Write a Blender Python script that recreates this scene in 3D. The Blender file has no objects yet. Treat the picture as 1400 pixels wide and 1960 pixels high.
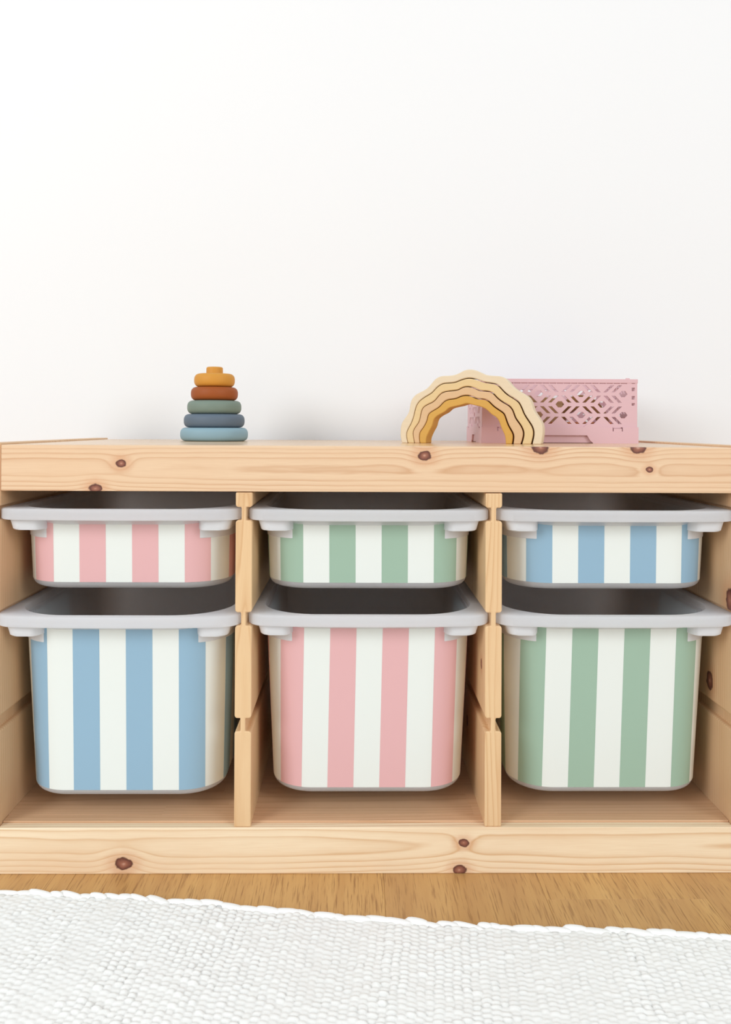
import bpy, bmesh, math, random
import numpy as np
from mathutils import Vector, Matrix

random.seed(7)
scene = bpy.context.scene
COL = scene.collection

# ------------------------------------------------------------------ camera
CAM_POS = (-0.0171, -1.0213, 0.5442)
CAM_YAW, CAM_PITCH, CAM_ROLL = -0.01184, 0.00694, 0.00441
CAM_F_PX, CAM_SHIFT_PX = 1599.5, -175.0
cy_, sy_ = math.cos(CAM_YAW), math.sin(CAM_YAW)
cp_, sp_ = math.cos(CAM_PITCH), math.sin(CAM_PITCH)
cr_, sr_ = math.cos(CAM_ROLL), math.sin(CAM_ROLL)
RA = Matrix(((cy_, sy_, 0), (-sy_, cy_, 0), (0, 0, 1)))
RB = Matrix(((1, 0, 0), (0, cp_, sp_), (0, -sp_, cp_)))
RC = Matrix(((cr_, 0, sr_), (0, 1, 0), (-sr_, 0, cr_)))
RM = RC @ RB @ RA                                   # rows: right, forward, up
cam_data = bpy.data.cameras.new('camera')
cam = bpy.data.objects.new('camera', cam_data)
COL.objects.link(cam)
right, fwd, up = RM[0], RM[1], RM[2]
cam.matrix_world = Matrix(((right[0], up[0], -fwd[0], CAM_POS[0]),
                           (right[1], up[1], -fwd[1], CAM_POS[1]),
                           (right[2], up[2], -fwd[2], CAM_POS[2]),
                           (0, 0, 0, 1)))
cam_data.sensor_fit = 'VERTICAL'
cam_data.sensor_height = 36.0
cam_data.lens = CAM_F_PX * 36.0 / 1960.0
cam_data.shift_y = CAM_SHIFT_PX / 1960.0
cam_data.clip_start = 0.02
scene.camera = cam

# ------------------------------------------------------------------ light
world = bpy.data.worlds.new('room_ambient')
scene.world = world
world.use_nodes = True
bg = world.node_tree.nodes['Background']
bg.inputs['Color'].default_value = (0.93, 0.97, 1.0, 1)
bg.inputs['Strength'].default_value = 0.72

def window_light(name, loc, target, sx, sz, watts, color):
    ld = bpy.data.lights.new(name, 'AREA')
    ld.shape = 'RECTANGLE'; ld.size = sx; ld.size_y = sz
    ld.energy = watts; ld.color = color
    o = bpy.data.objects.new(name, ld); COL.objects.link(o)
    o.location = loc
    d = Vector(target) - Vector(loc)
    o.rotation_euler = d.to_track_quat('-Z', 'Y').to_euler()
    return o

window_light('window_daylight_left', (-2.4, -2.3, 1.75), (0, 0.1, 0.5), 1.3, 1.5, 52, (0.95, 0.98, 1.0))
window_light('window_daylight_right', (2.3, -2.6, 1.75), (0, 0.1, 0.5), 1.3, 1.5, 36, (0.95, 0.98, 1.0))

scene.view_settings.view_transform = 'Standard'
scene.view_settings.look = 'None'
scene.view_settings.gamma = 1.0
scene.view_settings.use_curve_mapping = False
scene.view_settings.exposure = 0.05
scene.cycles.max_bounces = 16
scene.cycles.diffuse_bounces = 12

# ------------------------------------------------------------------ helpers
def lin(r, g, b):
    def f(c):
        c /= 255.0
        return c / 12.92 if c <= 0.04045 else ((c + 0.055) / 1.055) ** 2.4
    return (f(r), f(g), f(b), 1.0)

def tag(o, label=None, cat=None, group=None, kind=None):
    if label: o['label'] = label
    if cat: o['category'] = cat
    if group: o['group'] = group
    if kind: o['kind'] = kind
    return o

def empty(name, loc=(0, 0, 0), rz=0.0):
    o = bpy.data.objects.new(name, None)
    o.empty_display_size = 0.05
    COL.objects.link(o)
    o.location = loc; o.rotation_euler = (0, 0, rz)
    return o

def link_mesh(name, me, mat=None, parent=None, smooth=False, angle=None):
    if mat is not None and not me.materials:
        me.materials.append(mat)
    if smooth:
        for p in me.polygons: p.use_smooth = True
    if angle is not None:
        me.set_sharp_from_angle(angle=math.radians(angle))
    o = bpy.data.objects.new(name, me)
    COL.objects.link(o)
    if parent is not None: o.parent = parent
    return o

def from_py(name, verts, faces, mat=None, parent=None, smooth=False, angle=None, recalc=True):
    me = bpy.data.meshes.new(name)
    me.from_pydata([tuple(v) for v in verts], [], faces)
    if recalc:
        bm = bmesh.new(); bm.from_mesh(me)
        bmesh.ops.recalc_face_normals(bm, faces=bm.faces)
        bm.to_mesh(me); bm.free()
    me.update()
    return link_mesh(name, me, mat, parent, smooth, angle)

def bevel(o, w, seg=2, ang=30):
    m = o.modifiers.new('soft_edges', 'BEVEL')
    m.width = w; m.segments = seg; m.limit_method = 'ANGLE'; m.angle_limit = math.radians(ang)
    m.harden_normals = False
    return o

def box(name, x0, x1, y0, y1, z0, z1, mat, parent=None, bev=0.0, seg=2):
    v = [(x0, y0, z0), (x1, y0, z0), (x1, y1, z0), (x0, y1, z0), (x0, y0, z1), (x1, y0, z1), (x1, y1, z1), (x0, y1, z1)]
    f = [(0, 3, 2, 1), (4, 5, 6, 7), (0, 1, 5, 4), (1, 2, 6, 5), (2, 3, 7, 6), (3, 0, 4, 7)]
    o = from_py(name, v, f, mat, parent)
    if bev: bevel(o, bev, seg)
    return o

def loft(loops, closed=True, cap0=False, cap1=False):
    n = len(loops[0]); V = []; F = []
    for L in loops: V += list(L)
    for i in range(len(loops) - 1):
        for j in range(n if closed else n - 1):
            k = (j + 1) % n
            F.append((i * n + j, i * n + k, (i + 1) * n + k, (i + 1) * n + j))
    if cap0: F.append(tuple(reversed(range(n))))
    if cap1: F.append(tuple(range((len(loops) - 1) * n, len(loops) * n)))
    return V, F

def prism_xz(name, poly, y0, y1, mat, parent=None, bev=0.0, smooth=False, angle=None):
    """Extrude an xz polygon along y."""
    n = len(poly)
    V = [(x, y0, z) for x, z in poly] + [(x, y1, z) for x, z in poly]
    F = [tuple(range(n)), tuple(reversed(range(n, 2 * n)))]
    for i in range(n):
        k = (i + 1) % n
        F.append((i, i + n, k + n, k))
    o = from_py(name, V, F, mat, parent, smooth, angle)
    if bev: bevel(o, bev)
    return o

# ------------------------------------------------------------------ materials
class NT:
    def __init__(s, name):
        s.m = bpy.data.materials.new(name); s.m.use_nodes = True
        s.t = s.m.node_tree; s.bsdf = s.t.nodes['Principled BSDF']
    def n(s, typ, **kw):
        nd = s.t.nodes.new(typ)
        for k, v in kw.items(): setattr(nd, k, v)
        return nd
    def put(s, sock, v):
        if hasattr(v, 'links'): s.t.links.new(v, sock)
        else: sock.default_value = v
    def math(s, op, a, b=None, c=None, clamp=False):
        nd = s.n('ShaderNodeMath', operation=op); nd.use_clamp = clamp
        s.put(nd.inputs[0], a)
        if b is not None: s.put(nd.inputs[1], b)
        if c is not None: s.put(nd.inputs[2], c)
        return nd.outputs[0]
    def mix(s, f, a, b, blend='MIX'):
        nd = s.n('ShaderNodeMix', data_type='RGBA', blend_type=blend)
        s.put(nd.inputs[0], f); s.put(nd.inputs[6], a); s.put(nd.inputs[7], b)
        return nd.outputs[2]
    def comb(s, x, y, z):
        nd = s.n('ShaderNodeCombineXYZ')
        s.put(nd.inputs[0], x); s.put(nd.inputs[1], y); s.put(nd.inputs[2], z)
        return nd.outputs[0]
    def noise(s, vec, scale=1.0, detail=2.0, rough=0.5):
        nd = s.n('ShaderNodeTexNoise')
        s.put(nd.inputs['Vector'], vec)
        nd.inputs['Scale'].default_value = scale; nd.inputs['Detail'].default_value = detail
        nd.inputs['Roughness'].default_value = rough
        return nd.outputs['Fac']
    def ramp(s, f, stops, interp='LINEAR'):
        nd = s.n('ShaderNodeValToRGB'); cr = nd.color_ramp; cr.interpolation = interp
        while len(cr.elements) < len(stops): cr.elements.new(0.5)
        for e, (p, c) in zip(cr.elements, stops):
            e.position = p; e.color = c if len(c) == 4 else (*c, 1)
        s.put(nd.inputs[0], f)
        return nd.outputs[0]
    def maprange(s, v, a, b, c, d, smooth=True):
        nd = s.n('ShaderNodeMapRange')
        nd.interpolation_type = 'SMOOTHSTEP' if smooth else 'LINEAR'
        s.put(nd.inputs[0], v)
        for i, k in enumerate((a, b, c, d)): nd.inputs[i + 1].default_value = k
        return nd.outputs[0]
    def objcoord(s):
        tc = s.n('ShaderNodeTexCoord'); sp = s.n('ShaderNodeSeparateXYZ')
        s.t.links.new(tc.outputs['Object'], sp.inputs[0])
        return tc.outputs['Object'], sp.outputs[0], sp.outputs[1], sp.outputs[2]
    def bump(s, h, strength, dist):
        nd = s.n('ShaderNodeBump'); nd.inputs['Strength'].default_value = strength
        nd.inputs['Distance'].default_value = dist
        s.put(nd.inputs['Height'], h)
        s.t.links.new(nd.outputs[0], s.bsdf.inputs['Normal'])

def plain(name, col, rough=0.5, spec=0.4, mott=0.0, mscale=8.0, sss=0.0, thin=0.0, bumps=0.0, bscale=300.0):
    N = NT(name)
    N.bsdf.inputs['Roughness'].default_value = rough
    N.bsdf.inputs['Specular IOR Level'].default_value = spec
    vec, x, y, z = N.objcoord()
    f = N.noise(vec, mscale, 3.0)
    dark = tuple(c * (1 - mott) for c in col[:3]) + (1,)
    N.put(N.bsdf.inputs['Base Color'], N.mix(f, dark, col))
    if sss:
        N.bsdf.inputs['Subsurface Weight'].default_value = sss
        N.bsdf.inputs['Subsurface Radius'].default_value = (0.01, 0.009, 0.008)
        N.bsdf.inputs['Subsurface Scale'].default_value = 0.4
    if thin:
        tr = N.n('ShaderNodeBsdfTranslucent'); tr.inputs['Color'].default_value = col
        mx = N.n('ShaderNodeMixShader'); mx.inputs[0].default_value = thin
        out = N.t.nodes['Material Output']
        N.t.links.new(N.bsdf.outputs[0], mx.inputs[1]); N.t.links.new(tr.outputs[0], mx.inputs[2])
        N.t.links.new(mx.outputs[0], out.inputs['Surface'])
    if bumps:
        N.bump(N.noise(vec, bscale, 2.0), bumps, 0.001)
    return N.m

def pine(name, axes, knots=(), early=lin(238, 208, 166), late=lin(214, 172, 122), seed=0.0, pith=(0.0, 0.06),
         spacing=0.0042, warp=0.012, wscale=(2.0, 9.0), per_object=False, rough=0.42, tone_bands=None):
    """Pine board: growth rings round a pith line, bent by noise and by knots. axes = (grain, face, depth) as 0,1,2."""
    N = NT(name)
    vec, *xyz = N.objcoord()
    g, a, b = xyz[axes[0]], xyz[axes[1]], xyz[axes[2]]
    sd = seed
    if per_object:
        oi = N.n('ShaderNodeObjectInfo')
        rnd = oi.outputs['Random']
        off = N.math('MULTIPLY', rnd, 13.7)
        gN = N.math('ADD', g, off)
    else:
        rnd = None; gN = g
    w1 = N.noise(N.comb(N.math('MULTIPLY_ADD', gN, wscale[0], sd), N.math('MULTIPLY', a, wscale[1]), N.math('MULTIPLY', b, wscale[1])), 1.0, 2.0, 0.45)
    w2 = N.noise(N.comb(N.math('MULTIPLY_ADD', gN, 14.0, sd), N.math('MULTIPLY', a, 110.0), N.math('MULTIPLY', b, 110.0)), 1.0, 2.0, 0.5)
    da = N.math('SUBTRACT', a, pith[0]); db = N.math('SUBTRACT', b, pith[1])
    q = N.math('SQRT', N.math('ADD', N.math('MULTIPLY', da, da), N.math('MULTIPLY', db, db)))
    q = N.math('ADD', q, N.math('MULTIPLY', N.math('SUBTRACT', w1, 0.5), 2 * warp))
    q = N.math('ADD', q, N.math('MULTIPLY', N.math('SUBTRACT', w2, 0.5), 0.0014))
    kmask = None; khalo = None; kd = None
    wob = N.math('MULTIPLY', N.math('SUBTRACT', N.noise(vec, 130.0, 3.0), 0.5), 0.7)
    for (kg, ka, r, amp) in knots:
        dx = N.math('DIVIDE', N.math('SUBTRACT', g, kg), 1.35)
        dy = N.math('SUBTRACT', a, ka)
        d = N.math('SQRT', N.math('ADD', N.math('MULTIPLY', dx, dx), N.math('MULTIPLY', dy, dy)))
        dn = N.math('DIVIDE', d, r)
        e = N.math('EXPONENT', N.math('MULTIPLY', N.math('MULTIPLY', dn, dn), -0.16))
        q = N.math('ADD', q, N.math('MULTIPLY', e, amp * r))
        dk = N.math('ADD', dn, wob)
        kd = dk if kd is None else N.math('MINIMUM', kd, dk)
    t = N.math('DIVIDE', q, spacing)
    fr = N.math('FRACT', t)
    line = N.ramp(fr, [(0.0, (0.35,) * 3), (0.07, (0.0,) * 3), (0.5, (0.05,) * 3), (0.8, (0.45,) * 3), (0.92, (1.0,) * 3), (1.0, (0.35,) * 3)])
    vary = N.noise(N.comb(N.math('MULTIPLY_ADD', gN, 3.0, sd + 5), N.math('MULTIPLY', a, 40.0), N.math('MULTIPLY', b, 40.0)), 1.0, 1.0)
    amt = N.math('MULTIPLY', line, N.maprange(vary, 0.3, 0.7, 0.5, 1.0))
    col = N.mix(amt, early, late)
    fib = N.noise(N.comb(N.math('MULTIPLY', gN, 35.0), N.math('MULTIPLY', a, 1300.0), N.math('MULTIPLY', b, 1300.0)), 1.0, 1.0)
    col = N.mix(N.maprange(fib, 0.3, 0.75, 0.0, 0.16), col, late)
    big = N.noise(N.comb(N.math('MULTIPLY_ADD', gN, 4.0, sd + 9), N.math('MULTIPLY', a, 14.0), N.math('MULTIPLY', b, 14.0)), 1.0, 2.0)
    col = N.mix(N.maprange(big, 0.35, 0.75, 0.0, 0.28), col, lin(228, 188, 148))
    if tone_bands:
        axis, width, strength = tone_bands
        cell = N.math('FLOOR', N.math('DIVIDE', N.math('ADD', xyz[axis], 0.013 * (sd % 3)), width))
        wn = N.n('ShaderNodeTexWhiteNoise', noise_dimensions='1D'); N.put(wn.inputs['W'], N.math('ADD', cell, sd))
        col = N.mix(N.math('MULTIPLY', wn.outputs['Value'], strength), col, lin(205, 156, 112))
    if per_object:
        col = N.mix(N.math('MULTIPLY', rnd, 0.35), col, lin(214, 168, 128))
    if kd is not None:
        halo = N.maprange(kd, 0.9, 2.9, 0.42, 0.0)
        col = N.mix(halo, col, lin(206, 142, 100))
        inner = N.ramp(N.maprange(kd, 0.0, 1.05, 0.0, 1.0, False), [(0.0, lin(196, 150, 130)), (0.25, lin(160, 105, 84)), (0.6, lin(128, 80, 66)), (0.9, lin(84, 48, 42))])
        col = N.mix(N.maprange(kd, 0.85, 1.1, 1.0, 0.0), col, inner)
    N.put(N.bsdf.inputs['Base Color'], col)
    N.bsdf.inputs['Roughness'].default_value = rough
    N.bsdf.inputs['Specular IOR Level'].default_value = 0.35
    N.bump(N.math('MULTIPLY', amt, -1.0), 0.12, 0.0004)
    return N.m

def oak_floor(name):
    N = NT(name)
    vec, x, y, z = N.objcoord()
    oi = N.n('ShaderNodeObjectInfo'); rnd = oi.outputs['Random']
    xo = N.math('MULTIPLY_ADD', rnd, 7.3, x); yo = N.math('MULTIPLY_ADD', rnd, 3.1, y)
    big = N.noise(N.comb(N.math('MULTIPLY', xo, 16.0), N.math('MULTIPLY', yo, 1.6), 0.0), 1.0, 3.0, 0.55)
    mid = N.noise(N.comb(N.math('MULTIPLY', xo, 95.0), N.math('MULTIPLY', yo, 5.0), 0.3), 1.0, 3.0, 0.6)
    pore = N.noise(N.comb(N.math('MULTIPLY', xo, 520.0), N.math('MULTIPLY', yo, 26.0), 0.7), 1.0, 2.0, 0.6)
    col = N.ramp(big, [(0.25, lin(184, 138, 86)), (0.5, lin(203, 158, 98)), (0.75, lin(217, 174, 110))])
    col = N.mix(N.maprange(mid, 0.35, 0.7, 0.0, 0.5), col, lin(186, 138, 82))
    col = N.mix(N.maprange(pore, 0.5, 0.72, 0.0, 0.72), col, lin(140, 96, 52))
    col = N.mix(N.maprange(rnd, 0.0, 1.0, 0.0, 0.3, False), col, lin(182, 140, 94))
    N.put(N.bsdf.inputs['Base Color'], col)
    N.bsdf.inputs['Roughness'].default_value = 0.38
    N.bump(N.maprange(pore, 0.45, 0.75, 1.0, 0.0), 0.25, 0.0004)
    return N.m

M = {}
M['wall'] = plain('painted_white_wall', (0.88, 0.896, 0.908, 1), 0.85, 0.2, 0.012, 3.0, bumps=0.03, bscale=180.0)
M['plastic'] = plain('milky_white_plastic', lin(247, 248, 250), 0.38, 0.4, 0.01, 12.0, thin=0.68)
M['plastic_solid'] = plain('milky_white_plastic_solid', lin(216, 218, 221), 0.38, 0.4, 0.01, 12.0)
M['film_white'] = plain('off_white_sticker_film', lin(231, 236, 231), 0.5, 0.35, 0.01, 10.0)
M['film_blue'] = plain('dusty_blue_sticker_print', lin(146, 180, 202), 0.5, 0.35, 0.015, 10.0)
M['film_pink'] = plain('soft_pink_sticker_print', lin(226, 178, 179), 0.5, 0.35, 0.015, 10.0)
M['film_green'] = plain('sage_green_sticker_print', lin(158, 186, 166), 0.5, 0.35, 0.015, 10.0)
M['oak'] = oak_floor('oak_laminate')

# ------------------------------------------------------------------ the setting
WALL_Y = 0.475
w = box('wall_back', -2.6, 2.6, WALL_Y, WALL_Y + 0.12, -0.02, 2.7, M['wall'])
tag(w, 'plain white painted wall behind the pine storage frame', 'wall', kind='structure')

floor_root = box('floor', -2.6, 2.6, -3.2, WALL_Y, -0.03, -0.0075, plain('floor_underlay', lin(120, 86, 52), 0.9))
tag(floor_root, 'oak laminate floor of wide planks running towards the wall', 'floor', kind='structure')
PW = 0.1865
def plank(x0, x1, y0, y1):
    g = 0.0001
    cx, cyy = (x0 + x1) / 2, (y0 + y1) / 2
    hx, hy = (x1 - x0) / 2 - g, (y1 - y0) / 2 - g
    c = 0.0003
    V = []
    for z, i in ((-0.0075, 0), (-c, 0), (0.0, c)):
        V += [(-hx + i, -hy + i, z), (hx - i, -hy + i, z), (hx - i, hy - i, z), (-hx + i, hy - i, z)]
    F = [(8, 9, 10, 11)]
    for L in (0, 4):
        for j in range(4):
            k = (j + 1) % 4
            F.append((L + j, L + k, L + 4 + k, L + 4 + j))
    o = from_py('plank', V, F, M['oak'], floor_root)
    o.location = (cx, cyy, 0)
joints = {0: -0.0568, 1: 0.33, -1: -0.62, -2: 0.21, -3: -0.35, 2: -0.9}
for i in range(-14, 12):
    x0 = 0.2055 + i * PW
    j = joints.get(i, random.uniform(-1.0, 0.3))
    ys = [max(-3.2, j - 1.38 * k) for k in (2, 1)] + [j, WALL_Y]
    ys = sorted(set([-3.2] + [v for v in ys if v > -3.19]))
    for a_, b_ in zip(ys[:-1], ys[1:]):
        if b_ - a_ > 0.02 and -2.6 <= x0 and x0 + PW <= 2.6:
            plank(x0, x0 + PW, a_, b_)

# ------------------------------------------------------------------ pine storage frame
GROOVES = [(0.4290, 0.4450), (0.3008, 0.3168), (0.1722, 0.1881)]
PH, NH, CH = 0.0102, 0.0030, 0.0020        # half panel, half neck, chamfer
DIV_X = 0.1528
SIDE_IN = 0.4485
DEPTH = 0.440
TOP_Z, RAIL_H = 0.520, 0.0562

frame = empty('shelving_unit', (0, 0, 0))
tag(frame, 'pale knotty pine storage frame with three bays of striped boxes', 'storage frame')

M['rail_top'] = pine('pine_top_rail', (0, 2, 1), [(-0.3025, 0.4978, 0.0050, 0.6), (-0.3334, 0.4671, 0.0060, 0.5), (0.0674, 0.5088, 0.0062, 0.6),
                     (0.2096, 0.5196, 0.0080, 0.6), (0.3297, 0.5196, 0.0074, 0.6), (0.3439, 0.4926, 0.0036, 0.5)],
                     early=lin(232, 202, 168), late=lin(205, 160, 122), seed=2.0, pith=(0.492, 0.030), spacing=0.0030, warp=0.006, wscale=(1.2, 5.0))
M['rail_bottom'] = pine('pine_bottom_rail', (0, 2, 1), [(-0.2962, 0.0129, 0.0078, 0.9), (0.1171, 0.0375, 0.0050, 0.8), (0.1121, 0.0045, 0.0062, 0.8)],
                     early=lin(246, 226, 194), late=lin(217, 176, 130), seed=11.0, pith=(0.034, 0.026), spacing=0.0046, warp=0.009, wscale=(2.4, 7.0))
M['pine_div'] = pine('pine_upright_plain', (2, 0, 1), (), early=lin(231, 197, 152), late=lin(212, 168, 120), seed=4.0, pith=(-0.15, 0.4), spacing=0.0045, warp=0.02, wscale=(1.6, 22.0))
M['pine_div_r'] = pine('pine_upright_knotty', (2, 1, 0), [(0.246, 0.0307, 0.0052, 0.6), (0.13, 0.16, 0.006, 0.6)], early=lin(231, 197, 152), late=lin(210, 164, 116), seed=8.0, pith=(0.2, 0.30), spacing=0.0040, warp=0.02, wscale=(1.6, 20.0))
M['pine_side_l'] = pine('pine_side_board', (2, 1, 0), [(0.41, 0.30, 0.006, 0.6)], early=lin(226, 192, 152), late=lin(200, 158, 116), seed=15.0, pith=(0.22, -0.52), spacing=0.0048, warp=0.012, wscale=(1.2, 9.0), tone_bands=(1, 0.055, 0.25))
M['pine_side_r'] = pine('pine_side_board_knotty', (2, 1, 0), [(0.2136, 0.0705, 0.0095, 0.7), (0.330, 0.0113, 0.011, 0.7)], early=lin(226, 192, 152), late=lin(200, 156, 114), seed=19.0, pith=(0.22, 0.54), spacing=0.0048, warp=0.012, wscale=(1.2, 9.0), tone_bands=(1, 0.055, 0.25))
M['pine_top'] = pine('pine_top_board', (0, 1, 2), [(0.05, 0.02, 0.004, 0.5)], early=lin(226, 192, 150), late=lin(206, 164, 118), seed=23.0, pith=(0.2, 0.3), spacing=0.005, warp=0.012, rough=0.22)
M['pine_stave'] = pine('pine_shelf_stave', (0, 1, 2), (), early=lin(218, 180, 144), late=lin(196, 154, 116), seed=31.0, pith=(0.1, -0.05), spacing=0.0042, warp=0.010, wscale=(1.8, 12.0), per_object=True)

def notch_side(sign):
    """right-hand (sign=+1) edge of an upright, bottom to top, as (x, z)."""
    pts = []
    for zb, zt in sorted(GROOVES):
        pts += [(sign * PH, zb - CH), (sign * (PH - CH), zb), (sign * NH, zb), (sign * NH, zt), (sign * (PH - CH), zt), (sign * PH, zt + CH)]
    return pts

def upright(cx, left, right, z0, z1, mat, name):
    r = [(PH, z0)] + (notch_side(1) if right else []) + [(PH, z1)]
    l = [(-PH, z0)] + (notch_side(-1) if left else []) + [(-PH, z1)]
    poly = [(cx + x, z) for x, z in r] + [(cx + x, z) for x, z in reversed(l)]
    return prism_xz(name, poly, 0.0, DEPTH, mat, frame, bev=0.0015)

upright(-SIDE_IN - PH, False, True, 0.0, 0.5225, M['pine_side_l'], 'side_panel')
upright(SIDE_IN + PH, True, False, 0.0, 0.5225, M['pine_side_r'], 'side_panel')
for sx, mt in ((-1, M['pine_div']), (1, M['pine_div_r'])):
    d = upright(sx * DIV_X, True, True, RAIL_H, 0.4630, mt, 'divider')
box('top_rail', -SIDE_IN + 0.0003, SIDE_IN - 0.0003, -0.0005, 0.0200, 0.4640, TOP_Z, M['rail_top'], frame, 0.0012)
box('back_top_rail', -SIDE_IN + 0.0003, SIDE_IN - 0.0003, 0.420, DEPTH, 0.4640, 0.5015, M['pine_top'], frame, 0.0012)
box('top_board', -SIDE_IN + 0.0003, SIDE_IN - 0.0003, 0.0203, DEPTH, 0.5020, TOP_Z, M['pine_top'], frame, 0.0008)
box('bottom_rail', -SIDE_IN + 0.0003, SIDE_IN - 0.0003, -0.0012, 0.0125, 0.0, RAIL_H - 0.0002, M['rail_bottom'], frame, 0.0012)
box('back_bottom_rail', -SIDE_IN + 0.0003, SIDE_IN - 0.0003, 0.4270, DEPTH, 0.0, RAIL_H, M['pine_top'], frame, 0.0012)
# the shelf is glued up from staves
rows = [0.0128, 0.0300, 0.0560, 0.0890, 0.126, 0.165, 0.206, 0.250, 0.293, 0.337, 0.382, 0.4265]
rs = random.Random(3)
for i, (y0, y1) in enumerate(zip(rows[:-1], rows[1:])):
    cuts = [-SIDE_IN + 0.0002]
    if i > 0:
        x = -SIDE_IN + rs.uniform(0.12, 0.42)
        while x < SIDE_IN - 0.1:
            cuts.append(x); x += rs.uniform(0.26, 0.5)
    if i == 2: cuts = [-SIDE_IN + 0.0002, -0.178, -0.162, 0.13]
    if i == 3: cuts = [-SIDE_IN + 0.0002, -0.190, 0.21]
    cuts.append(SIDE_IN - 0.0002)
    for x0, x1 in zip(cuts[:-1], cuts[1:]):
        o = box('shelf_stave', x0 + 0.00003, x1 - 0.00003, y0 + 0.00003, y1 - 0.00003, 0.0400, 0.0578, M['pine_stave'], frame, 0.0009 if i == 0 else 0.0, 2)

# ------------------------------------------------------------------ striped boxes
def rrect(hw, y0, y1, r, z, nc=12, bow=0.0, nf=12):
    """rounded rectangle loop, anticlockwise from the middle of the front edge."""
    pts = []
    def front(x): return y0 - bow * (1 - (x / hw) ** 2)
    for i in range(nf): pts.append((i / nf * (hw - r), None))
    P = []
    for i in range(nf):
        x = i / nf * (hw - r); P.append((x, y0, z))
    for i in range(nc + 1):
        a = -math.pi / 2 + i / nc * math.pi / 2
        P.append((hw - r + r * math.cos(a), y0 + r + r * math.sin(a), z))
    for i in range(1, nf):
        P.append((hw, y0 + r + (y1 - y0 - 2 * r) * i / nf, z))
    for i in range(nc + 1):
        a = i / nc * math.pi / 2
        P.append((hw - r + r * math.cos(a), y1 - r + r * math.sin(a), z))
    for i in range(1, nf + 1):
        P.append(((hw - r) * (1 - i / nf), y1, z))
    Q = P + [(-x, y, zz) for x, y, zz in reversed(P[1:-1])]
    if bow:
        Q = [(x, y - bow * max(0.0, 1 - (x / hw) ** 2) * max(0.0, 1 - (y - y0) / (2 * r)), zz) for x, y, zz in Q]
    return Q

STRIPE = 0.0326
class Tub:
    def __init__(s, z_rim_bottom, height, deep):
        s.zb = z_rim_bottom; s.zt = z_rim_bottom + 0.0133; s.base = s.zt - height
        dr = 0.0100 if deep else 0.0040          # draft over the height
        s.top = (0.1320, 0.0185, 0.4030, 0.0570)
        s.bot = (0.1320 - dr, 0.0185 + dr * 1.5, 0.4030 - dr, 0.0570 - dr * 0.5)
    def params(s, z):
        t = (s.zt - z) / (s.zt - s.base)
        return tuple(a + (b - a) * t for a, b in zip(s.top, s.bot))
    def outer(s, z, inset=0.0):
        hw, y0, y1, r = s.params(z)
        return rrect(hw - inset, y0 + inset, y1 - inset, max(0.01, r - inset), z)
    def surf(s, d, z, off):
        """point on the outer skin at arc distance d from the front middle."""
        hw, y0, y1, r = s.params(z)
        sg = 1 if d >= 0 else -1; d = abs(d)
        L1 = hw - r; L2 = r * math.pi / 2
        if d <= L1: x, y, nx, ny = d, y0, 0, -1
        elif d <= L1 + L2:
            a = (d - L1) / r
            x, y, nx, ny = L1 + r * math.sin(a), y0 + r - r * math.cos(a), math.sin(a), -math.cos(a)
        else: x, y, nx, ny = hw, y0 + r + (d - L1 - L2), 1, 0
        return (sg * (x + nx * off), y + ny * off, z)

def tub_meshes(T):
    loops = []
    loops.append(T.outer(T.zb + 0.006))
    n = 8
    for i in range(n + 1):
        loops.append(T.outer(T.zb + (T.base + 0.009 - T.zb) * i / n))
    for i in range(1, 7):
        a = i / 6 * math.pi / 2
        loops.append(T.outer(T.base + 0.009 * (1 - math.sin(a)), 0.009 * (1 - math.cos(a))))
    wall = 0.0022
    loops2 = [T.outer(T.base + 0.003, 0.014)]
    for i in range(1, 6):
        a = i / 5 * math.pi / 2
        loops2.append(T.outer(T.base + 0.003 + 0.010 * (1 - math.cos(a)), 0.014 - (0.014 - wall) * math.sin(a)))
    for i in range(1, n + 1):
        loops2.append(T.outer(T.base + 0.013 + (T.zb - 0.012 - T.base - 0.013) * i / n, wall))
    hw, y0, y1, r = T.params(T.zt)
    for f, z in ((0.25, T.zb - 0.004), (0.6, T.zb + 0.004), (0.9, T.zt - 0.003), (1.0, T.zt - 0.0008)):
        loops2.append(rrect(hw - wall + f * 0.0035, y0 + wall - f * 0.0165, y1 - wall + f * 0.003, r + f * 0.014, z))
    A = loops + loops2
    # outer skin goes down to the base, inner skin climbs back up
    V, F = loft(A[:len(loops)], True, False, True)
    V2, F2 = loft(loops2, True, True, False)
    o = len(V)
    return V + V2, F + [tuple(i + o for i in f) for f in F2]

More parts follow.
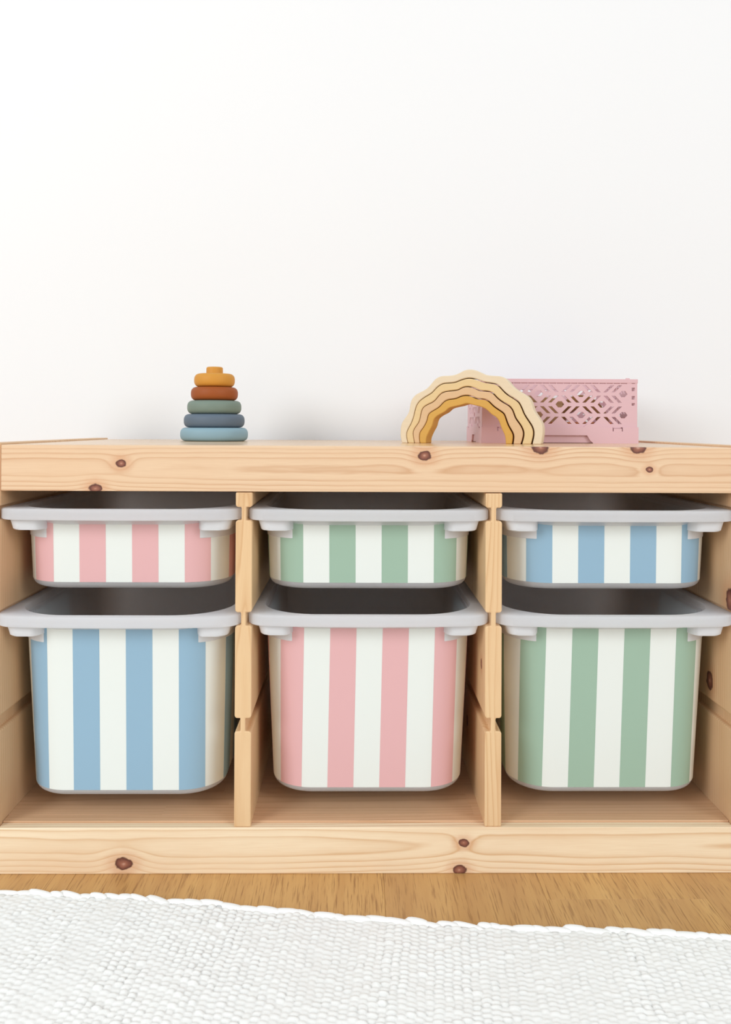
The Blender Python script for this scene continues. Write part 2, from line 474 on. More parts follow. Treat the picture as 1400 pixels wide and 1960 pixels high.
def rim_mesh(T):
    hw, y0, y1, r = T.params(T.zt)
    wall = 0.0022
    ihw, iy0, iy1, ir = hw - wall + 0.0035, y0 + wall - 0.0165, y1 - wall + 0.003, r + 0.014
    ohw, oy0, oy1, orr = 0.1487, -0.0015, 0.4160, 0.024
    b = 0.0022; bw = 0.0080
    L = [rrect(ihw, iy0, iy1, ir, T.zt - 0.0012)]
    L.append(rrect(ihw + 0.0006, iy0 - 0.0006, iy1 + 0.0006, ir, T.zt))
    for i in range(0, 5):
        a = i / 4 * math.pi / 2
        L.append(rrect(ohw - b + b * math.sin(a), oy0 + b - b * math.sin(a), oy1 - b + b * math.sin(a), orr, T.zt - b + b * math.cos(a), bow=bw))
    L.append(rrect(ohw, oy0, oy1, orr, T.zb + 0.001, bow=bw))
    L.append(rrect(ohw - 0.001, oy0 + 0.001, oy1 - 0.001, orr, T.zb, bow=bw))
    L.append(rrect(ohw - 0.003, oy0 + 0.003, oy1 - 0.003, orr, T.zb, bow=bw))
    L.append(rrect(ohw - 0.0035, oy0 + 0.0035, oy1 - 0.0035, orr, T.zb + 0.006, bow=bw))
    hw2, y02, y12, r2 = T.params(T.zb + 0.006)
    L.append(rrect(hw2 - 0.0005, y02 + 0.0005, y12 - 0.0005, r2, T.zb + 0.006))
    return loft(L, True)

def grip_mesh(T, sg):
    """bracket under the rim at a front corner: hanging lip and the plate behind it."""
    zt, zl = T.zb + 0.0005, T.zb - 0.0132
    fy, sx, r = 0.0040, 0.1374, 0.014
    outer = [(0.0955, 0.0170), (0.0975, 0.0115), (0.0995, 0.0075), (0.1030, fy + 0.0006), (0.1070, fy)]
    for i in range(9):
        a = i / 8 * math.pi / 2
        outer.append((sx - r + r * math.sin(a), fy + r - r * math.cos(a)))
    for k in range(1, 5): outer.append((sx, fy + r + 0.055 * k / 4))
    n = len(outer)
    inner = []
    tot = 0.0760
    for i in range(n):
        d = 0.0945 + tot * i / (n - 1)
        p = T.surf(d, T.zb, -0.0012); inner.append((p[0], p[1]))
    def taper(p, f):
        # lower edge pulled in towards the tub
        return (p[0] - 0.0042 * f * min(1.0, max(0.0, (p[0] - 0.10) / 0.03)), p[1] + 0.0016 * f)
    loops = []
    mid = [taper(p, 0.5) for p in outer]; low = [taper(p, 0.85) for p in outer]; low2 = [taper(p, 1.25) for p in outer]
    inl = [(lambda q: (q[0], q[1]))(T.surf(0.0945 + tot * i / (n - 1), zl, -0.0012)) for i in range(n)]
    for ring, z in ((outer, zt), (mid, (zt + zl) / 2), (low, zl + 0.0012), (low2, zl)):
        src = inner if z > zl + 0.002 else inl
        loops.append([(sg * x, y, z) for x, y in ring] + [(sg * x, y, z) for x, y in reversed(src)])
    V, F = loft(loops, True, True, True)
    # plate lying on the skin
    o = len(V); d0, d1 = 0.0925, 0.1800; ns = 18
    zs = [T.zb + 0.0005, T.zb - 0.0246, T.zb - 0.0256]
    offs = [0.0012, 0.0012, -0.0004]
    for d_i in range(ns + 1):
        d = d0 + (d1 - d0) * d_i / ns
        for z, of in zip(zs, offs):
            e = -0.0004 if d_i in (0, ns) else of
            V.append(T.surf(sg * d, z, e))
    for i in range(ns):
        for k in range(2):
            a = o + i * 3 + k
            F.append((a, a + 1, a + 4, a + 3))
    return V, F

def strip_mesh(T, da_top, da_bot, db_top, db_bot, off, z_top, z_bot, thick=0.0002):
    nd = max(2, int(abs(db_top - da_top) / 0.004)); nz = 6
    V = []; F = []
    for iz in range(nz + 1):
        t = iz / nz; z = z_top + (z_bot - z_top) * t
        a = da_top + (da_bot - da_top) * t; b = db_top + (db_bot - db_top) * t
        for i in range(nd + 1):
            V.append(T.surf(a + (b - a) * i / nd, z, off))
    for iz in range(nz):
        for i in range(nd):
            p = iz * (nd + 1) + i
            F.append((p, p + 1, p + nd + 2, p + nd + 1))
    # turned-in rim gives the film its thickness
    ring = list(range(nd + 1)) + [(k + 1) * (nd + 1) + nd for k in range(nz)] + [nz * (nd + 1) + i for i in range(nd - 1, -1, -1)] + [k * (nd + 1) for k in range(nz - 1, 0, -1)]
    base = len(V)
    for idx in ring:
        iz, i = divmod(idx, nd + 1); t = iz / nz; z = z_top + (z_bot - z_top) * t
        a = da_top + (da_bot - da_top) * t; b = db_top + (db_bot - db_top) * t
        V.append(T.surf(a + (b - a) * i / nd, z, off - thick))
    m = len(ring)
    for j in range(m):
        k = (j + 1) % m
        F.append((ring[j], base + j, base + k, ring[k]))
    return V, F

tub_cache = {}
def striped_box(cx, z_rim, height, deep, dy, film, start_top, start_bot, label, group):
    T = Tub(z_rim, height, deep)
    root = empty('storage_box', (cx, dy, T.base))
    tag(root, label, 'storage box', group)
    key = (z_rim, height)
    if key not in tub_cache:
        mk = {}
        def mesh(nm, VF, ang):
            me = bpy.data.meshes.new(nm)
            V, F = VF
            me.from_pydata([(x, y, z - T.base) for x, y, z in V], [], F)
            bm = bmesh.new(); bm.from_mesh(me); bmesh.ops.recalc_face_normals(bm, faces=bm.faces); bm.to_mesh(me); bm.free()
            for p in me.polygons: p.use_smooth = True
            me.set_sharp_from_angle(angle=math.radians(ang))
            me.materials.append(M['plastic_solid'] if nm == 'corner_grip' else M['plastic'])
            return me
        mk['tub'] = mesh('tub', tub_meshes(T), 40)
        mk['rim'] = mesh('rim', rim_mesh(T), 50)
        mk['gl'] = mesh('corner_grip', grip_mesh(T, -1), 32)
        mk['gr'] = mesh('corner_grip', grip_mesh(T, 1), 32)
        tub_cache[key] = mk
    mk = tub_cache[key]
    link_mesh('tub', mk['tub'], None, root); link_mesh('rim', mk['rim'], None, root)
    link_mesh('corner_grip', mk['gl'], None, root); link_mesh('corner_grip', mk['gr'], None, root)
    z_top, z_bot = T.zb - 0.0004, T.base + 0.0085
    half = 0.30
    def film_obj(nm, VF, mat, parent):
        V, F = VF
        return from_py(nm, [(x, y, z - T.base) for x, y, z in V], F, mat, parent, True, 40)
    wrap = film_obj('sticker_wrap', strip_mesh(T, -half, -half, half, half, 0.00035, z_top, z_bot, 0.0004), M['film_white'], root)
    tag(wrap, 'off white sticker film')
    k = -8
    while k < 9:
        at, ab = start_top + 2 * STRIPE * k, start_bot + 2 * STRIPE * k
        bt, bb = at + STRIPE, ab + STRIPE
        if min(at, ab) > -half and max(bt, bb) < half:
            film_obj('stripe', strip_mesh(T, at, ab, bt, bb, 0.00055, z_top - 0.0001, z_bot + 0.0001, 0.00018), film, wrap)
        k += 1
    return root

BAY = 0.3057
G1 = 'striped shallow boxes in the upper runners'
G2 = 'striped deep boxes in the lower runners'
striped_box(-BAY, 0.4290, 0.1018, False, -0.0005, M['film_pink'], 0.0119, 0.0115, 'shallow pink and white striped box in the left bay, above the blue striped deep box', G1)
striped_box(0.0, 0.4290, 0.1018, False, -0.0008, M['film_green'], 0.0160, 0.0163, 'shallow green and white striped box in the middle bay, above the pink striped deep box', G1)
striped_box(BAY, 0.4290, 0.1018, False, 0.0002, M['film_blue'], -0.0440, -0.0430, 'shallow blue and white striped box in the right bay, above the green striped deep box', G1)
striped_box(-BAY, 0.3008, 0.2322, True, -0.0075, M['film_blue'], 0.0069, 0.0055, 'deep blue and white striped box in the left bay, under the pink striped shallow box', G2)
striped_box(0.0, 0.3008, 0.2322, True, 0.0, M['film_pink'], -0.0472, -0.0506, 'deep pink and white striped box in the middle bay, under the green striped shallow box', G2)
striped_box(BAY, 0.3008, 0.2322, True, 0.0, M['film_green'], -0.0508, -0.0530, 'deep green and white striped box in the right bay, under the blue striped shallow box', G2)

# ------------------------------------------------------------------ stacking tower
def lathe(name, prof, mat, parent=None, n=64, angle=60):
    """prof: (radius, z) from the axis at the bottom to the axis at the top."""
    V = []; F = []
    ring = [i for i, (r, z) in enumerate(prof) if r > 1e-6]
    idx = {}
    for i, (r, z) in enumerate(prof):
        if r <= 1e-6:
            idx[i] = [len(V)]; V.append((0, 0, z))
        else:
            idx[i] = list(range(len(V), len(V) + n))
            for k in range(n):
                a = 2 * math.pi * k / n; V.append((r * math.cos(a), r * math.sin(a), z))
    for i in range(len(prof) - 1):
        A, B = idx[i], idx[i + 1]
        for k in range(n):
            k2 = (k + 1) % n
            if len(A) == 1 and len(B) == 1: continue
            if len(A) == 1: F.append((A[0], B[k2], B[k]))
            elif len(B) == 1: F.append((A[k], A[k2], B[0]))
            else: F.append((A[k], A[k2], B[k2], B[k]))
    return from_py(name, V, F, mat, parent, True, angle)

def puck_profile(R, h, rr, flat=0.0):
    P = [(0, 0), (R - rr * 1.05, 0)]
    for i in range(1, 16):
        a = -math.pi / 2 + i / 16 * math.pi
        ca_, sa_ = math.cos(a), math.sin(a)
        P.append((R - rr + rr * abs(ca_) ** 0.8, h / 2 + (h / 2) * math.copysign(abs(sa_) ** 0.8, sa_)))
    P += [(R - rr * 1.05, h), (0, h)]
    return P

TX, TY = -0.2404, 0.3020
SIL = [('blue_ring', 'light blue silicone ring, widest, at the bottom of the stacking tower', lin(140, 170, 182)),
       ('slate_ring', 'slate blue grey silicone ring, second from the bottom of the stacking tower', lin(98, 112, 126)),
       ('green_ring', 'grey green silicone ring in the middle of the stacking tower', lin(122, 138, 126)),
       ('rust_ring', 'rust brown silicone ring just below the mustard topper', lin(158, 82, 34))]
ring_h = 0.02125
radii = [0.0528, 0.0474, 0.0422, 0.0367]
z = TOP_Z
for (nm, lab, c), R in zip(SIL, radii):
    mt = plain('silicone_' + nm, c, 0.55, 0.3, 0.03, 25.0)
    o = lathe('stacking_ring', puck_profile(R, ring_h, 0.0098), mt)
    o.location = (TX, TY, z); z += ring_h
    tag(o, lab, 'stacking ring', 'rings of the silicone stacking tower')
mt = plain('silicone_mustard', lin(210, 147, 58), 0.55, 0.3, 0.03, 25.0)
top = empty('tower_topper', (TX, TY, z))
tag(top, 'mustard yellow silicone topper with a knob, crowning the stacking tower', 'stacking ring', 'rings of the silicone stacking tower')
lathe('cap', puck_profile(0.0318, ring_h, 0.0098), mt, top)
kp = [(0, 0.018), (0.0134, 0.018), (0.0130, 0.0225)]
for i in range(0, 7):
    a = i / 6 * math.pi / 2
    kp.append((0.0103 + 0.0026 * math.cos(a), 0.0293 + 0.0026 * math.sin(a)))
kp += [(0, 0.0319)]
lathe('knob', kp, mt, top)

# ------------------------------------------------------------------ wooden rainbow of four nested arches
RB = [
[(-180.7, 0), (-182.9, 8.9), (-182.9, 17.7), (-181.7, 28.2), (-177.2, 35.3), (-171.0, 44.1), (-169.2, 51.1), (-167.4, 61.6), (-161.2, 70.3), (-152.3, 75.1), (-143.4, 79.8), (-136.3, 87.6), (-130.1, 94.4), (-122.2, 97.8), (-111.7, 98.2), (-102.9, 99.0), (-94.2, 102.6), (-87.3, 106.0), (-78.7, 106.9), (-70.0, 104.9), (-63.2, 101.4), (-56.3, 98.4), (-46.1, 97.2), (-35.9, 96.4), (-29.2, 93.2), (-24.1, 87.2), (-19.0, 81.3), (-10.6, 75.3), (-0.6, 69.3), (4.4, 64.2), (7.7, 55.8), (10.2, 47.4), (16.0, 39.0), (21.0, 30.6), (22.7, 23.9), (22.7, 13.8), (20.3, 0)] ,
[(-171.7, 0), (-173.9, 9.0), (-173.2, 17.7), (-167.3, 28.3), (-162.9, 40.5), (-160.2, 52.8), (-154.9, 61.5), (-145.1, 68.5), (-136.2, 73.6), (-129.2, 81.4), (-120.4, 87.0), (-109.9, 87.8), (-101.1, 88.9), (-90.7, 93.1), (-80.3, 94.7), (-70.0, 92.4), (-59.7, 88.5), (-49.5, 87.0), (-41.0, 84.9), (-34.2, 78.0), (-27.4, 71.2), (-19.0, 66.0), (-10.6, 60.1), (-5.6, 50.8), (-2.2, 42.3), (4.5, 32.2), (9.5, 23.8), (11.1, 13.8), (8.2, 0)] ,
[(-161.8, 0), (-163.6, 9.0), (-164.2, 16.0), (-161.0, 23.1), (-154.8, 31.8), (-152.1, 45.8), (-148.6, 52.8), (-141.5, 57.1), (-132.7, 61.4), (-125.6, 70.1), (-118.6, 74.9), (-108.1, 76.4), (-97.6, 77.7), (-90.7, 81.6), (-82.0, 82.5), (-73.4, 80.0), (-64.8, 76.2), (-54.5, 75.6), (-46.9, 72.7), (-40.9, 66.1), (-33.3, 60.2), (-24.0, 55.0), (-18.1, 47.4), (-14.7, 37.2), (-7.2, 27.1), (-3.0, 17.0), (-3.8, 8.6), (-6.2, 0)] ,
[(-153.7, 0), (-154.7, 7.4), (-153.8, 16.1), (-148.5, 23.1), (-143.2, 33.6), (-141.4, 42.3), (-134.4, 47.5), (-125.6, 52.7), (-118.5, 60.5), (-111.5, 63.9), (-101.1, 65.1), (-92.4, 69.0), (-83.7, 69.8), (-76.8, 68.1), (-69.9, 64.9), (-59.6, 64.2), (-52.8, 61.1), (-46.0, 54.2), (-37.5, 48.3), (-30.7, 43.2), (-27.3, 33.8), (-23.9, 25.4), (-18.8, 16.9), (-17.1, 10.2), (-18.4, 0)] ,
[(-144.5, 0), (-144.3, 7.4), (-139.6, 17.9), (-135.2, 25.8), (-132.9, 35.4), (-125.5, 41.4), (-116.7, 45.8), (-111.5, 51.0), (-102.8, 53.5), (-94.1, 55.2), (-87.1, 57.5), (-81.9, 57.4), (-73.3, 55.2), (-64.7, 53.4), (-56.2, 49.1), (-49.3, 42.3), (-42.5, 38.1), (-38.3, 32.1), (-34.8, 21.9), (-30.6, 13.5), (-29.2, 6.7), (-28.9, 0)] ,
]
RB_ANGLE = math.radians(-17.0)
RB_PIVOT = Vector((0.224, 0.155, TOP_Z))
def smooth_line(pts, n=110):
    P = np.array(pts, float)
    P = np.vstack([2 * P[0] - P[1], P, 2 * P[-1] - P[-2]])
    out = []
    for i in range(1, len(P) - 2):
        p0, p1, p2, p3 = P[i - 1], P[i], P[i + 1], P[i + 2]
        for k in range(8):
            t = k / 8
            out.append(0.5 * ((2 * p1) + (-p0 + p2) * t + (2 * p0 - 5 * p1 + 4 * p2 - p3) * t * t + (-p0 + 3 * p1 - 3 * p2 + p3) * t ** 3))
    out.append(P[-2]); out = np.array(out)
    for _ in range(10): out[1:-1] = 0.25 * out[:-2] + 0.5 * out[1:-1] + 0.25 * out[2:]
    d = np.r_[0, np.cumsum(np.hypot(*np.diff(out, axis=0).T))]
    s = np.linspace(0, d[-1], n)
    return np.c_[np.interp(s, d, out[:, 0]), np.interp(s, d, out[:, 1])]
def inset_line(L, gl, gr):
    t = np.gradient(L, axis=0); t /= np.linalg.norm(t, axis=1)[:, None]
    nrm = np.c_[t[:, 1], -t[:, 0]]                 # towards the inside of the arch
    f = np.linspace(0, 1, len(L)) ** 1.3
    out = L + nrm * (gl + (gr - gl) * f)[:, None]
    out[0, 1] = 0; out[-1, 1] = 0
    return out
curves = [smooth_line(c) for c in RB]
ARCH = [('palest cream wooden arch with a wavy edge, outermost of the rainbow', lin(228, 210, 180)),
        ('pale yellow wooden arch, second from the outside of the rainbow', lin(226, 198, 148)),
        ('light peach wooden arch, third from the outside of the rainbow', lin(220, 184, 142)),
        ('mustard yellow wooden arch, innermost of the rainbow', lin(212, 164, 82))]
for k, (lab, c) in enumerate(ARCH):
    N = NT('painted_wood_arch'); vec, x, y, zc = N.objcoord()
    f = N.noise(N.comb(N.math('MULTIPLY', x, 60.0), N.math('MULTIPLY', y, 60.0), N.math('MULTIPLY', zc, 300.0)), 1.0, 3.0)
    N.put(N.bsdf.inputs['Base Color'], N.mix(N.maprange(f, 0.3, 0.8, 0.0, 0.25), c, tuple(q * 0.86 for q in c[:3]) + (1,)))
    N.bsdf.inputs['Roughness'].default_value = 0.6; N.bsdf.inputs['Specular IOR Level'].default_value = 0.25
    out = curves[k] if k == 0 else inset_line(curves[k], 0.35, 2.0)
    inn = curves[k + 1] if k == 3 else inset_line(curves[k + 1], -0.25, -0.25)
    A = [(p[0] / 1000, p[1] / 1000) for p in out]; B = [(p[0] / 1000, p[1] / 1000) for p in inn]
    n = len(A); T0, T1 = 0.0, 0.040
    V = []
    for yy in (T0, T1):
        V += [(x_, yy, max(0.0, z_)) for x_, z_ in A] + [(x_, yy, max(0.0, z_)) for x_, z_ in B]
    F = []
    for i in range(n - 1):
        F.append((i, i + 1, n + i + 1, n + i))
        F.append((2 * n + i, 3 * n + i, 3 * n + i + 1, 2 * n + i + 1))
        F.append((i, 2 * n + i, 2 * n + i + 1, i + 1))
        F.append((n + i, n + i + 1, 3 * n + i + 1, 3 * n + i))
    F.append((0, n, 3 * n, 2 * n)); F.append((n - 1, 3 * n - 1, 4 * n - 1, 2 * n - 1))
    o = from_py('rainbow_arch', V, F, N.m, None, True, 35)
    bevel(o, 0.0012, 2, 50)
    o.location = RB_PIVOT; o.rotation_euler = (0, 0, RB_ANGLE)
    tag(o, lab, 'toy arch', 'nested arches of the wooden rainbow')

# ------------------------------------------------------------------ pink folding crate
M['crate'] = plain('dusty_pink_plastic', lin(220, 182, 187), 0.45, 0.4, 0.02, 18.0)
CX0, CX1, CY0, CY1, CZ = 0.1740, 0.4105, 0.2400, 0.4050, TOP_Z
crate = empty('folding_crate', ((CX0 + CX1) / 2, (CY0 + CY1) / 2, CZ))
tag(crate, 'dusty pink plastic folding crate with a diamond lattice behind the rainbow', 'crate')
KX = (CX1 - CX0) / 1160.0
HW, HD = (CX1 - CX0) / 2, (CY1 - CY0) / 2

def plate_mesh(name, outer, holes, thick, mat):
    cu = bpy.data.curves.new(name, 'CURVE'); cu.dimensions = '2D'; cu.fill_mode = 'BOTH'; cu.extrude = thick / 2
    for poly in [outer] + holes:
        sp = cu.splines.new('POLY'); sp.points.add(len(poly) - 1)
        for p, (x, y) in zip(sp.points, poly): p.co = (x, y, 0, 1)
        sp.use_cyclic_u = True
    tmp = bpy.data.objects.new(name, cu); COL.objects.link(tmp)
    bpy.context.view_layer.update()
    me = bpy.data.meshes.new_from_object(tmp.evaluated_get(bpy.context.evaluated_depsgraph_get()))
    bpy.data.objects.remove(tmp); bpy.data.curves.remove(cu)
    me.name = name; me.materials.clear(); me.materials.append(mat)
    return me

def lattice(width_px, half_cols):
    """panel outline and holes in metres; x centred, y up from the crate floor."""
    W2 = width_px / 2
    H0, H1 = 119, 474
    holes = []
    rows = [(577 - 171), (577 - 249), (577 - 328.5), (577 - 406.5)]       # A..D centre heights
    sw, sh = 13.5, 26
    def slot(cx, cy, slash):
        s = sh if slash else -sh
        q = [(cx - sw - s, cy - sh), (cx + sw - s, cy - sh), (cx + sw + s, cy + sh), (cx - sw + s, cy + sh)]
        return q
    per = 157.5
    xs = [(-half_cols + 0.5 + i) * per for i in range(2 * half_cols)]
    for ri, ry in enumerate(rows):
        for i, cx in enumerate(xs):
            slash = ((i + ri + (0 if half_cols % 2 else 1)) % 2 == 0)
            if half_cols == 3: slash = ((i + ri) % 2 == 1)
            for d in (-30, 30):
                holes.append(slot(cx + d, ry, slash))
    for row, (ry, odd) in enumerate(((577 - 210, 0), (577 - 288, 1), (577 - 367, 0))):
        for i in range(-half_cols, half_cols + 1):
            if (i + half_cols + odd) % 2: continue
            cx = i * per
            if abs(cx) + 34 > W2 - 55: continue
            holes.append([(cx - 33, ry), (cx - 14, ry - 23), (cx + 14, ry - 23), (cx + 33, ry), (cx + 14, ry + 23), (cx - 14, ry + 23)])
    n = max(2, int((width_px - 110) / 53))
    x0 = -n * 53 / 2
    for i in range(n):
        holes.append([(x0 + i * 53 + 3, 577 - 134), (x0 + i * 53 + 50, 577 - 134), (x0 + i * 53 + 50, 577 - 125), (x0 + i * 53 + 3, 577 - 125)])
    for s in (-1, 1):
        for yy, hh in ((577 - 125, 8), (577 - 175, 13), (577 - 237, 13), (577 - 286, 9)):
            cx = s * (W2 - 30)
            holes.append([(cx - 12, yy - hh), (cx + 12, yy - hh), (cx + 12, yy + hh), (cx - 12, yy + hh)])
    outer = [(-W2, H0), (W2, H0), (W2, H1), (-W2, H1)]
    sc = lambda P: [(x * KX, y * KX) for x, y in P]
    return sc(outer), [sc(h) for h in holes]

o_, h_ = lattice(1154, 3)
me_front = plate_mesh('lattice_panel', o_, h_, 0.0024, M['crate'])
side_px = (CY1 - CY0 - 0.006) / KX
o_, h_ = lattice(side_px, 2)
me_side = plate_mesh('lattice_panel', o_, h_, 0.0024, M['crate'])
def put_panel(me, loc, rz):
    o = link_mesh('lattice_panel', me, None, crate)
    o.location = loc; o.rotation_euler = (math.pi / 2, 0, rz)
    return o
put_panel(me_front, (0, -HD + 0.0014, 0), 0)
put_panel(me_front, (0, HD - 0.0014, 0), math.pi)
put_panel(me_side, (-HW + 0.0016, 0, 0), -math.pi / 2)
put_panel(me_side, (HW - 0.0016, 0, 0), math.pi / 2)
def cbox(name, x0, x1, y0, y1, z0, z1, b=0.0005):
    return box(name, x0, x1, y0, y1, z0, z1, M['crate'], crate, b, 2)
zr0, zr1 = 448 * KX, 474 * KX
cbox('top_rim', -HW - 0.0002, HW + 0.0002, -HD - 0.0004, -HD + 0.0035, zr0, zr1 + 0.0008)
cbox('top_rim', -HW - 0.0006, HW + 0.0006, HD - 0.0035, HD + 0.0012, zr0, zr1 + 0.0008)
cbox('top_rim', -HW - 0.0012, -HW + 0.0030, -HD + 0.0040, HD - 0.0040, zr0, zr1 + 0.0004)
cbox('top_rim', HW - 0.0030, HW + 0.0012, -HD + 0.0040, HD - 0.0040, zr0, zr1 + 0.0004)
for s in (-1, 1):
    cbox('rim_backing', -HW + 0.004, HW - 0.004, s * (HD - 0.00285) - 0.0008, s * (HD - 0.00285) + 0.0008, 434 * KX, 452 * KX, 0.0)
    cbox('stacking_nub', s * (HW - 0.0150) - 0.0030, s * (HW - 0.0150) + 0.0030, -HD + 0.0002, -HD + 0.0026, zr1, zr1 + 0.0024)
# base tray: plinth walls with a hand recess, and a floor
zb1 = 121 * KX
def plinth(name, width, recess, rot, loc):
    W2 = width / 2
    ol = [(-W2, 0), (-recess - 0.005, 0), (-recess, 0.0045), (-recess + 0.0045, 0.0120), (recess - 0.0045, 0.0120), (recess, 0.0045), (recess + 0.005, 0), (W2, 0),
          (W2, zb1)]
    c0 = 110 * KX
    notch = [(0.33 * width, zb1), (0.33 * width - 0.0012, zb1), (0.33 * width - 0.0012, zb1 - 0.0062), (0.33 * width - 0.0028, zb1 - 0.0062), (0.33 * width - 0.0028, zb1)]
    ol += [(0.40 * width, zb1), (0.40 * width, zb1 - 0.0064), (0.40 * width - 0.0016, zb1 - 0.0064), (0.40 * width - 0.0016, zb1 - 0.0022),
           (0.335 * width + 0.0016, zb1 - 0.0022), (0.335 * width + 0.0016, zb1 - 0.0064), (0.335 * width, zb1 - 0.0064), (0.335 * width, zb1),
           (0.265 * width, zb1), (0.238 * width, zb1 + 0.0105), (0.175 * width, zb1 + 0.0105), (0.15 * width, zb1)]
    ol = [p for p in ol]
    # the little trapezoid tongue rises over the lattice's blank foot
    right_top = [p for p in ol[9:]]
    left_top = [(-x, y) for x, y in reversed(right_top)]
    poly = ol[:9] + [(min(x, W2), min(y, zb1 + 0.0046)) for x, y in right_top] + [(x, min(y, zb1 + 0.0046)) for x, y in left_top] + [(-W2, zb1)]
    me = plate_mesh(name, poly, [], 0.0022, M['crate'])
    o = link_mesh(name, me, None, crate)
    o.location = loc; o.rotation_euler = (math.pi / 2, 0, rot)
    return o
plinth('base_wall', 2 * HW + 0.0016, 0.0455, 0, (0, -HD - 0.0008, 0))
plinth('base_wall', 2 * HW + 0.0016, 0.0455, math.pi, (0, HD + 0.0008, 0))
plinth('base_wall', 2 * HD - 0.0008, 0.0200, -math.pi / 2, (-HW + 0.0002, 0, 0))
plinth('base_wall', 2 * HD - 0.0008, 0.0200, math.pi / 2, (HW - 0.0002, 0, 0))
cbox('base_tray', -HW + 0.0016, HW - 0.0016, -HD + 0.0030, HD - 0.0030, 0.0006, zb1 - 0.0085, 0.0006)
for s in (-1, 1):
    cbox('hinge_clip', s * 0.3675 * 2 * HW - 0.0060, s * 0.3675 * 2 * HW + 0.0060, -HD + 0.0004, -HD + 0.0020, zb1 - 0.0018, zb1 + 0.0030, 0.0003)
# wooden pieces lying in the crate, seen through the lattice
def wood_piece(name, lab, c, poly, y0, y1, loc, rz):
    mt = pine('crate_' + name, (0, 2, 1), (), early=c, late=tuple(q * 0.72 for q in c[:3]) + (1,), seed=40.0 + 3 * len(lab) % 17, pith=(0.01, 0.03), spacing=0.004)
    o = prism_xz(name, poly, y0, y1, mt, None, 0.0015)
    o.location = loc; o.rotation_euler = (0, 0, rz)
    tag(o, lab, 'wooden toy')
zf = CZ + zb1 - 0.0085
half_arch = [(-0.034, 0), (-0.021, 0)] + [(-0.021 * math.cos(a), 0.021 * math.sin(a)) for a in [math.pi * i / 12 for i in range(1, 12)]] + [(0.021, 0), (0.034, 0)] + \
            [(0.034 * math.cos(a), 0.034 * math.sin(a)) for a in [math.pi * i / 16 for i in range(1, 16)]]
wood_piece('toy_block', 'tan wooden block glimpsed through the left half of the pink crate lattice', lin(196, 164, 116), [(-0.042, 0), (0.042, 0), (0.042, 0.052), (-0.042, 0.060)], -0.022, 0.022, (0.262, 0.296, zf), 0.18)
wood_piece('toy_arch_block', 'brown wooden arch block glimpsed through the middle of the pink crate lattice', lin(150, 106, 60), [(x * 1.35, z * 1.75) for x, z in half_arch], -0.018, 0.018, (0.345, 0.318, zf), -0.30)
wood_piece('toy_plank', 'orange wooden plank lying low inside the pink crate', lin(214, 134, 78), [(-0.045, 0), (0.045, 0), (0.045, 0.016), (-0.045, 0.016)], -0.012, 0.012, (0.330, 0.262, zf), 0.05)

# ------------------------------------------------------------------ woven white rag rug
M['rug'] = plain('white_cotton_rag', lin(244, 243, 239), 0.95, 0.1, 0.05, 30.0)
M['rug_edge'] = plain('white_cotton_edge', lin(247, 246, 243), 0.95, 0.1, 0.04, 60.0)
RUG_A = math.radians(6.1)
ex = np.array([-0.80, -0.4259, -0.2786, -0.1324, -0.0038, 0.109, 0.2762, 0.3836, 0.80])
ey = np.array([-0.006, -0.0468, -0.0571, -0.0797, -0.1003, -0.1153, -0.1245, -0.1361, -0.181])
rug = empty('woven_rug', (0, -0.10, 0), -RUG_A)
tag(rug, 'chunky woven white cotton rug lying at an angle in front of the pine frame', 'rug')
ca, sa = math.cos(RUG_A), math.sin(RUG_A)
# edge in rug coordinates: u along the back edge, v away from the camera
eu = ca * ex - sa * (ey + 0.10); ev = sa * ex + ca * (ey + 0.10)
def edge_v(u): return np.interp(u, eu, ev) + 0.0012 * np.sin(u * 61.0) + 0.0008 * np.sin(u * 143.0 + 1.0)
CW, RH = 0.0088, 0.0072
U0, U1, VL = -0.78, 0.78, 0.66
ncol, nrow = int((U1 - U0) / CW), int(VL / RH)
sub_u, sub_v = 5, 4
rng = np.random.default_rng(5)
uu = np.linspace(0, ncol, ncol * sub_u + 1); vv = np.linspace(0, nrow, nrow * sub_v + 1)
UU, VV = np.meshgrid(uu, vv)
NC, NR = ncol + 4, nrow + 14
colw = rng.normal(0, 1, NC); cell = rng.normal(0, 1, (NC, NR)); cellw = rng.normal(0, 1, (NC, NR))
knots_x = np.arange(0, NC + 12, 4)
strip = np.interp(np.arange(NC), knots_x, rng.uniform(0.45, 1.0, len(knots_x)))
drift = 0.6 * np.sin(UU * 0.11) + 0.45 * np.sin(UU * 0.047 + VV * 0.06)
H = np.zeros_like(UU)
c0 = np.floor(UU).astype(int)
for dc in (-1, 0, 1):
    c = np.clip(c0 + dc + 1, 0, NC - 1)
    Vs = VV + (c % 2) * 0.5 + 0.07 * colw[c] + drift + 4
    r0 = np.floor(Vs).astype(int); fv = Vs - r0
    r_ = np.clip(r0, 0, NR - 1)
    k1 = cell[c, r_]
    hu = (UU - (c - 1) - 0.5) / (0.60 + 0.06 * cellw[c, r_]); hv = (fv - 0.5) / 0.50
    e = np.clip(1 - np.abs(hu) ** 2.4 - np.abs(hv) ** 2.2, 0, 1) ** 0.55
    H = np.maximum(H, e * (1 + 0.20 * k1) * strip[c])
Z = 0.0036 + 0.0032 * H + 0.0005 * np.sin(UU * 0.33 + VV * 0.17) + 0.0004 * np.sin(VV * 0.41)
X = U0 + UU * CW
Y = edge_v(X) * np.exp(-VV * RH / 0.5) - 0.004 - VV * RH
Xj = X + 0.0007 * np.sin(VV * 0.9 + UU * 0.5)
nu, nv = UU.shape[1], UU.shape[0]
border = np.zeros_like(Z, bool); border[0, :] = border[-1, :] = True; border[:, 0] = border[:, -1] = True
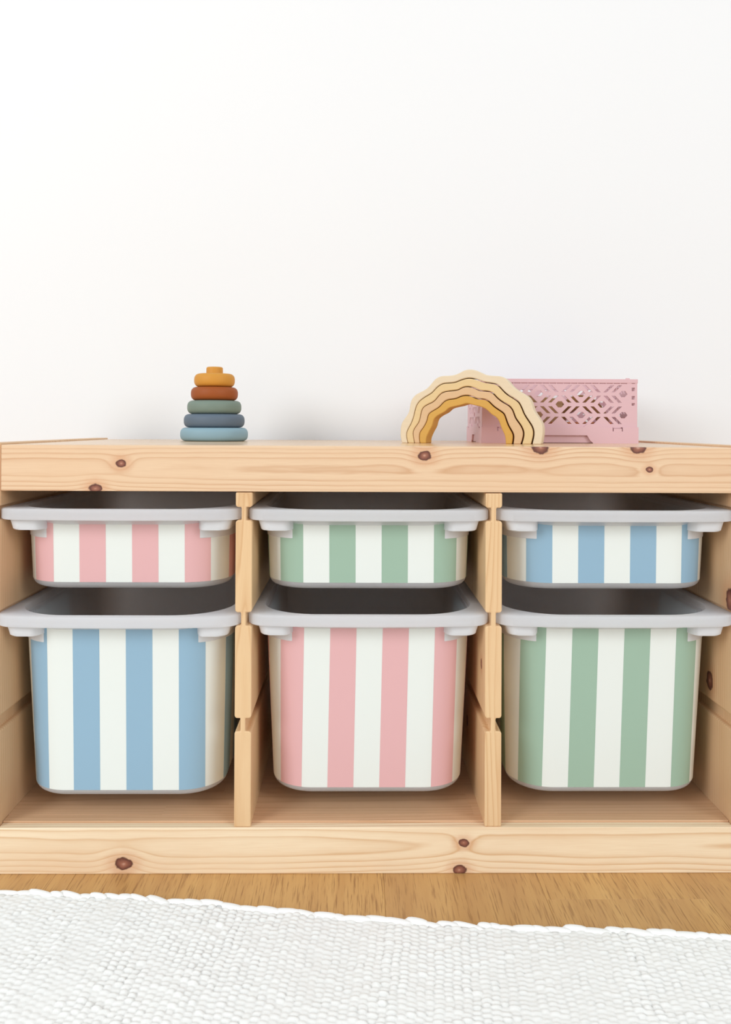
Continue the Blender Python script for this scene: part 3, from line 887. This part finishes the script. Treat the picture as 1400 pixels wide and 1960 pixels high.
Z[border] = 0.0002
co = np.stack([Xj, Y, Z], -1).reshape(-1, 3).astype(np.float32)
i0 = (np.arange(nv - 1)[:, None] * nu + np.arange(nu - 1)[None, :]).ravel()
quads = np.stack([i0, i0 + nu, i0 + nu + 1, i0 + 1], -1).astype(np.int32)
me = bpy.data.meshes.new('weave')
me.vertices.add(len(co)); me.vertices.foreach_set('co', co.ravel())
me.loops.add(quads.size); me.loops.foreach_set('vertex_index', quads.ravel())
me.polygons.add(len(quads)); me.polygons.foreach_set('loop_start', np.arange(0, quads.size, 4, dtype=np.int32))
me.polygons.foreach_set('loop_total', np.full(len(quads), 4, np.int32))
me.polygons.foreach_set('use_smooth', np.ones(len(quads), bool))
me.update(calc_edges=True); me.validate()
weave = link_mesh('weave', me, M['rug'], rug)
tag(weave, 'rows of plump white weft floats', kind='stuff')
# turned edge: plump loops of rag along the back border
V = []; F = []
nr, ns = 7, 10
for i in range(nr + 1):
    t = i / nr; x = (t - 0.5)
    rad = max(0.04, (1 - abs(2 * x) ** 2.6) ** 0.5)
    for k in range(ns):
        a = 2 * math.pi * k / ns
        V.append((x, 0.5 * rad * math.cos(a), 0.5 * rad * math.sin(a)))
for i in range(nr):
    for k in range(ns):
        k2 = (k + 1) % ns
        F.append((i * ns + k, i * ns + k2, (i + 1) * ns + k2, (i + 1) * ns + k))
F.append(tuple(range(ns))); F.append(tuple(reversed(range(nr * ns, (nr + 1) * ns))))
first = from_py('edge_loop', V, F, M['rug_edge'], rug, True)
u = U0 + 0.012; rr = random.Random(11); k = 0
while u < U1:
    L = rr.uniform(0.011, 0.026)
    o = first if k == 0 else first.copy()
    if k: COL.objects.link(o)
    o.parent = rug
    uc = u + L / 2
    h = rr.uniform(0.0072, 0.0092)
    o.scale = (L * 1.55, rr.uniform(0.0075, 0.0110), h)
    slope = math.atan2(float(edge_v(uc + 0.01) - edge_v(uc - 0.01)), 0.02)
    o.rotation_euler = (0, 0, slope + rr.uniform(-0.30, 0.02))
    o.location = (uc, float(edge_v(uc)) - 0.002 + rr.uniform(-0.0012, 0.0012), h * 0.5)
    u += L; k += 1
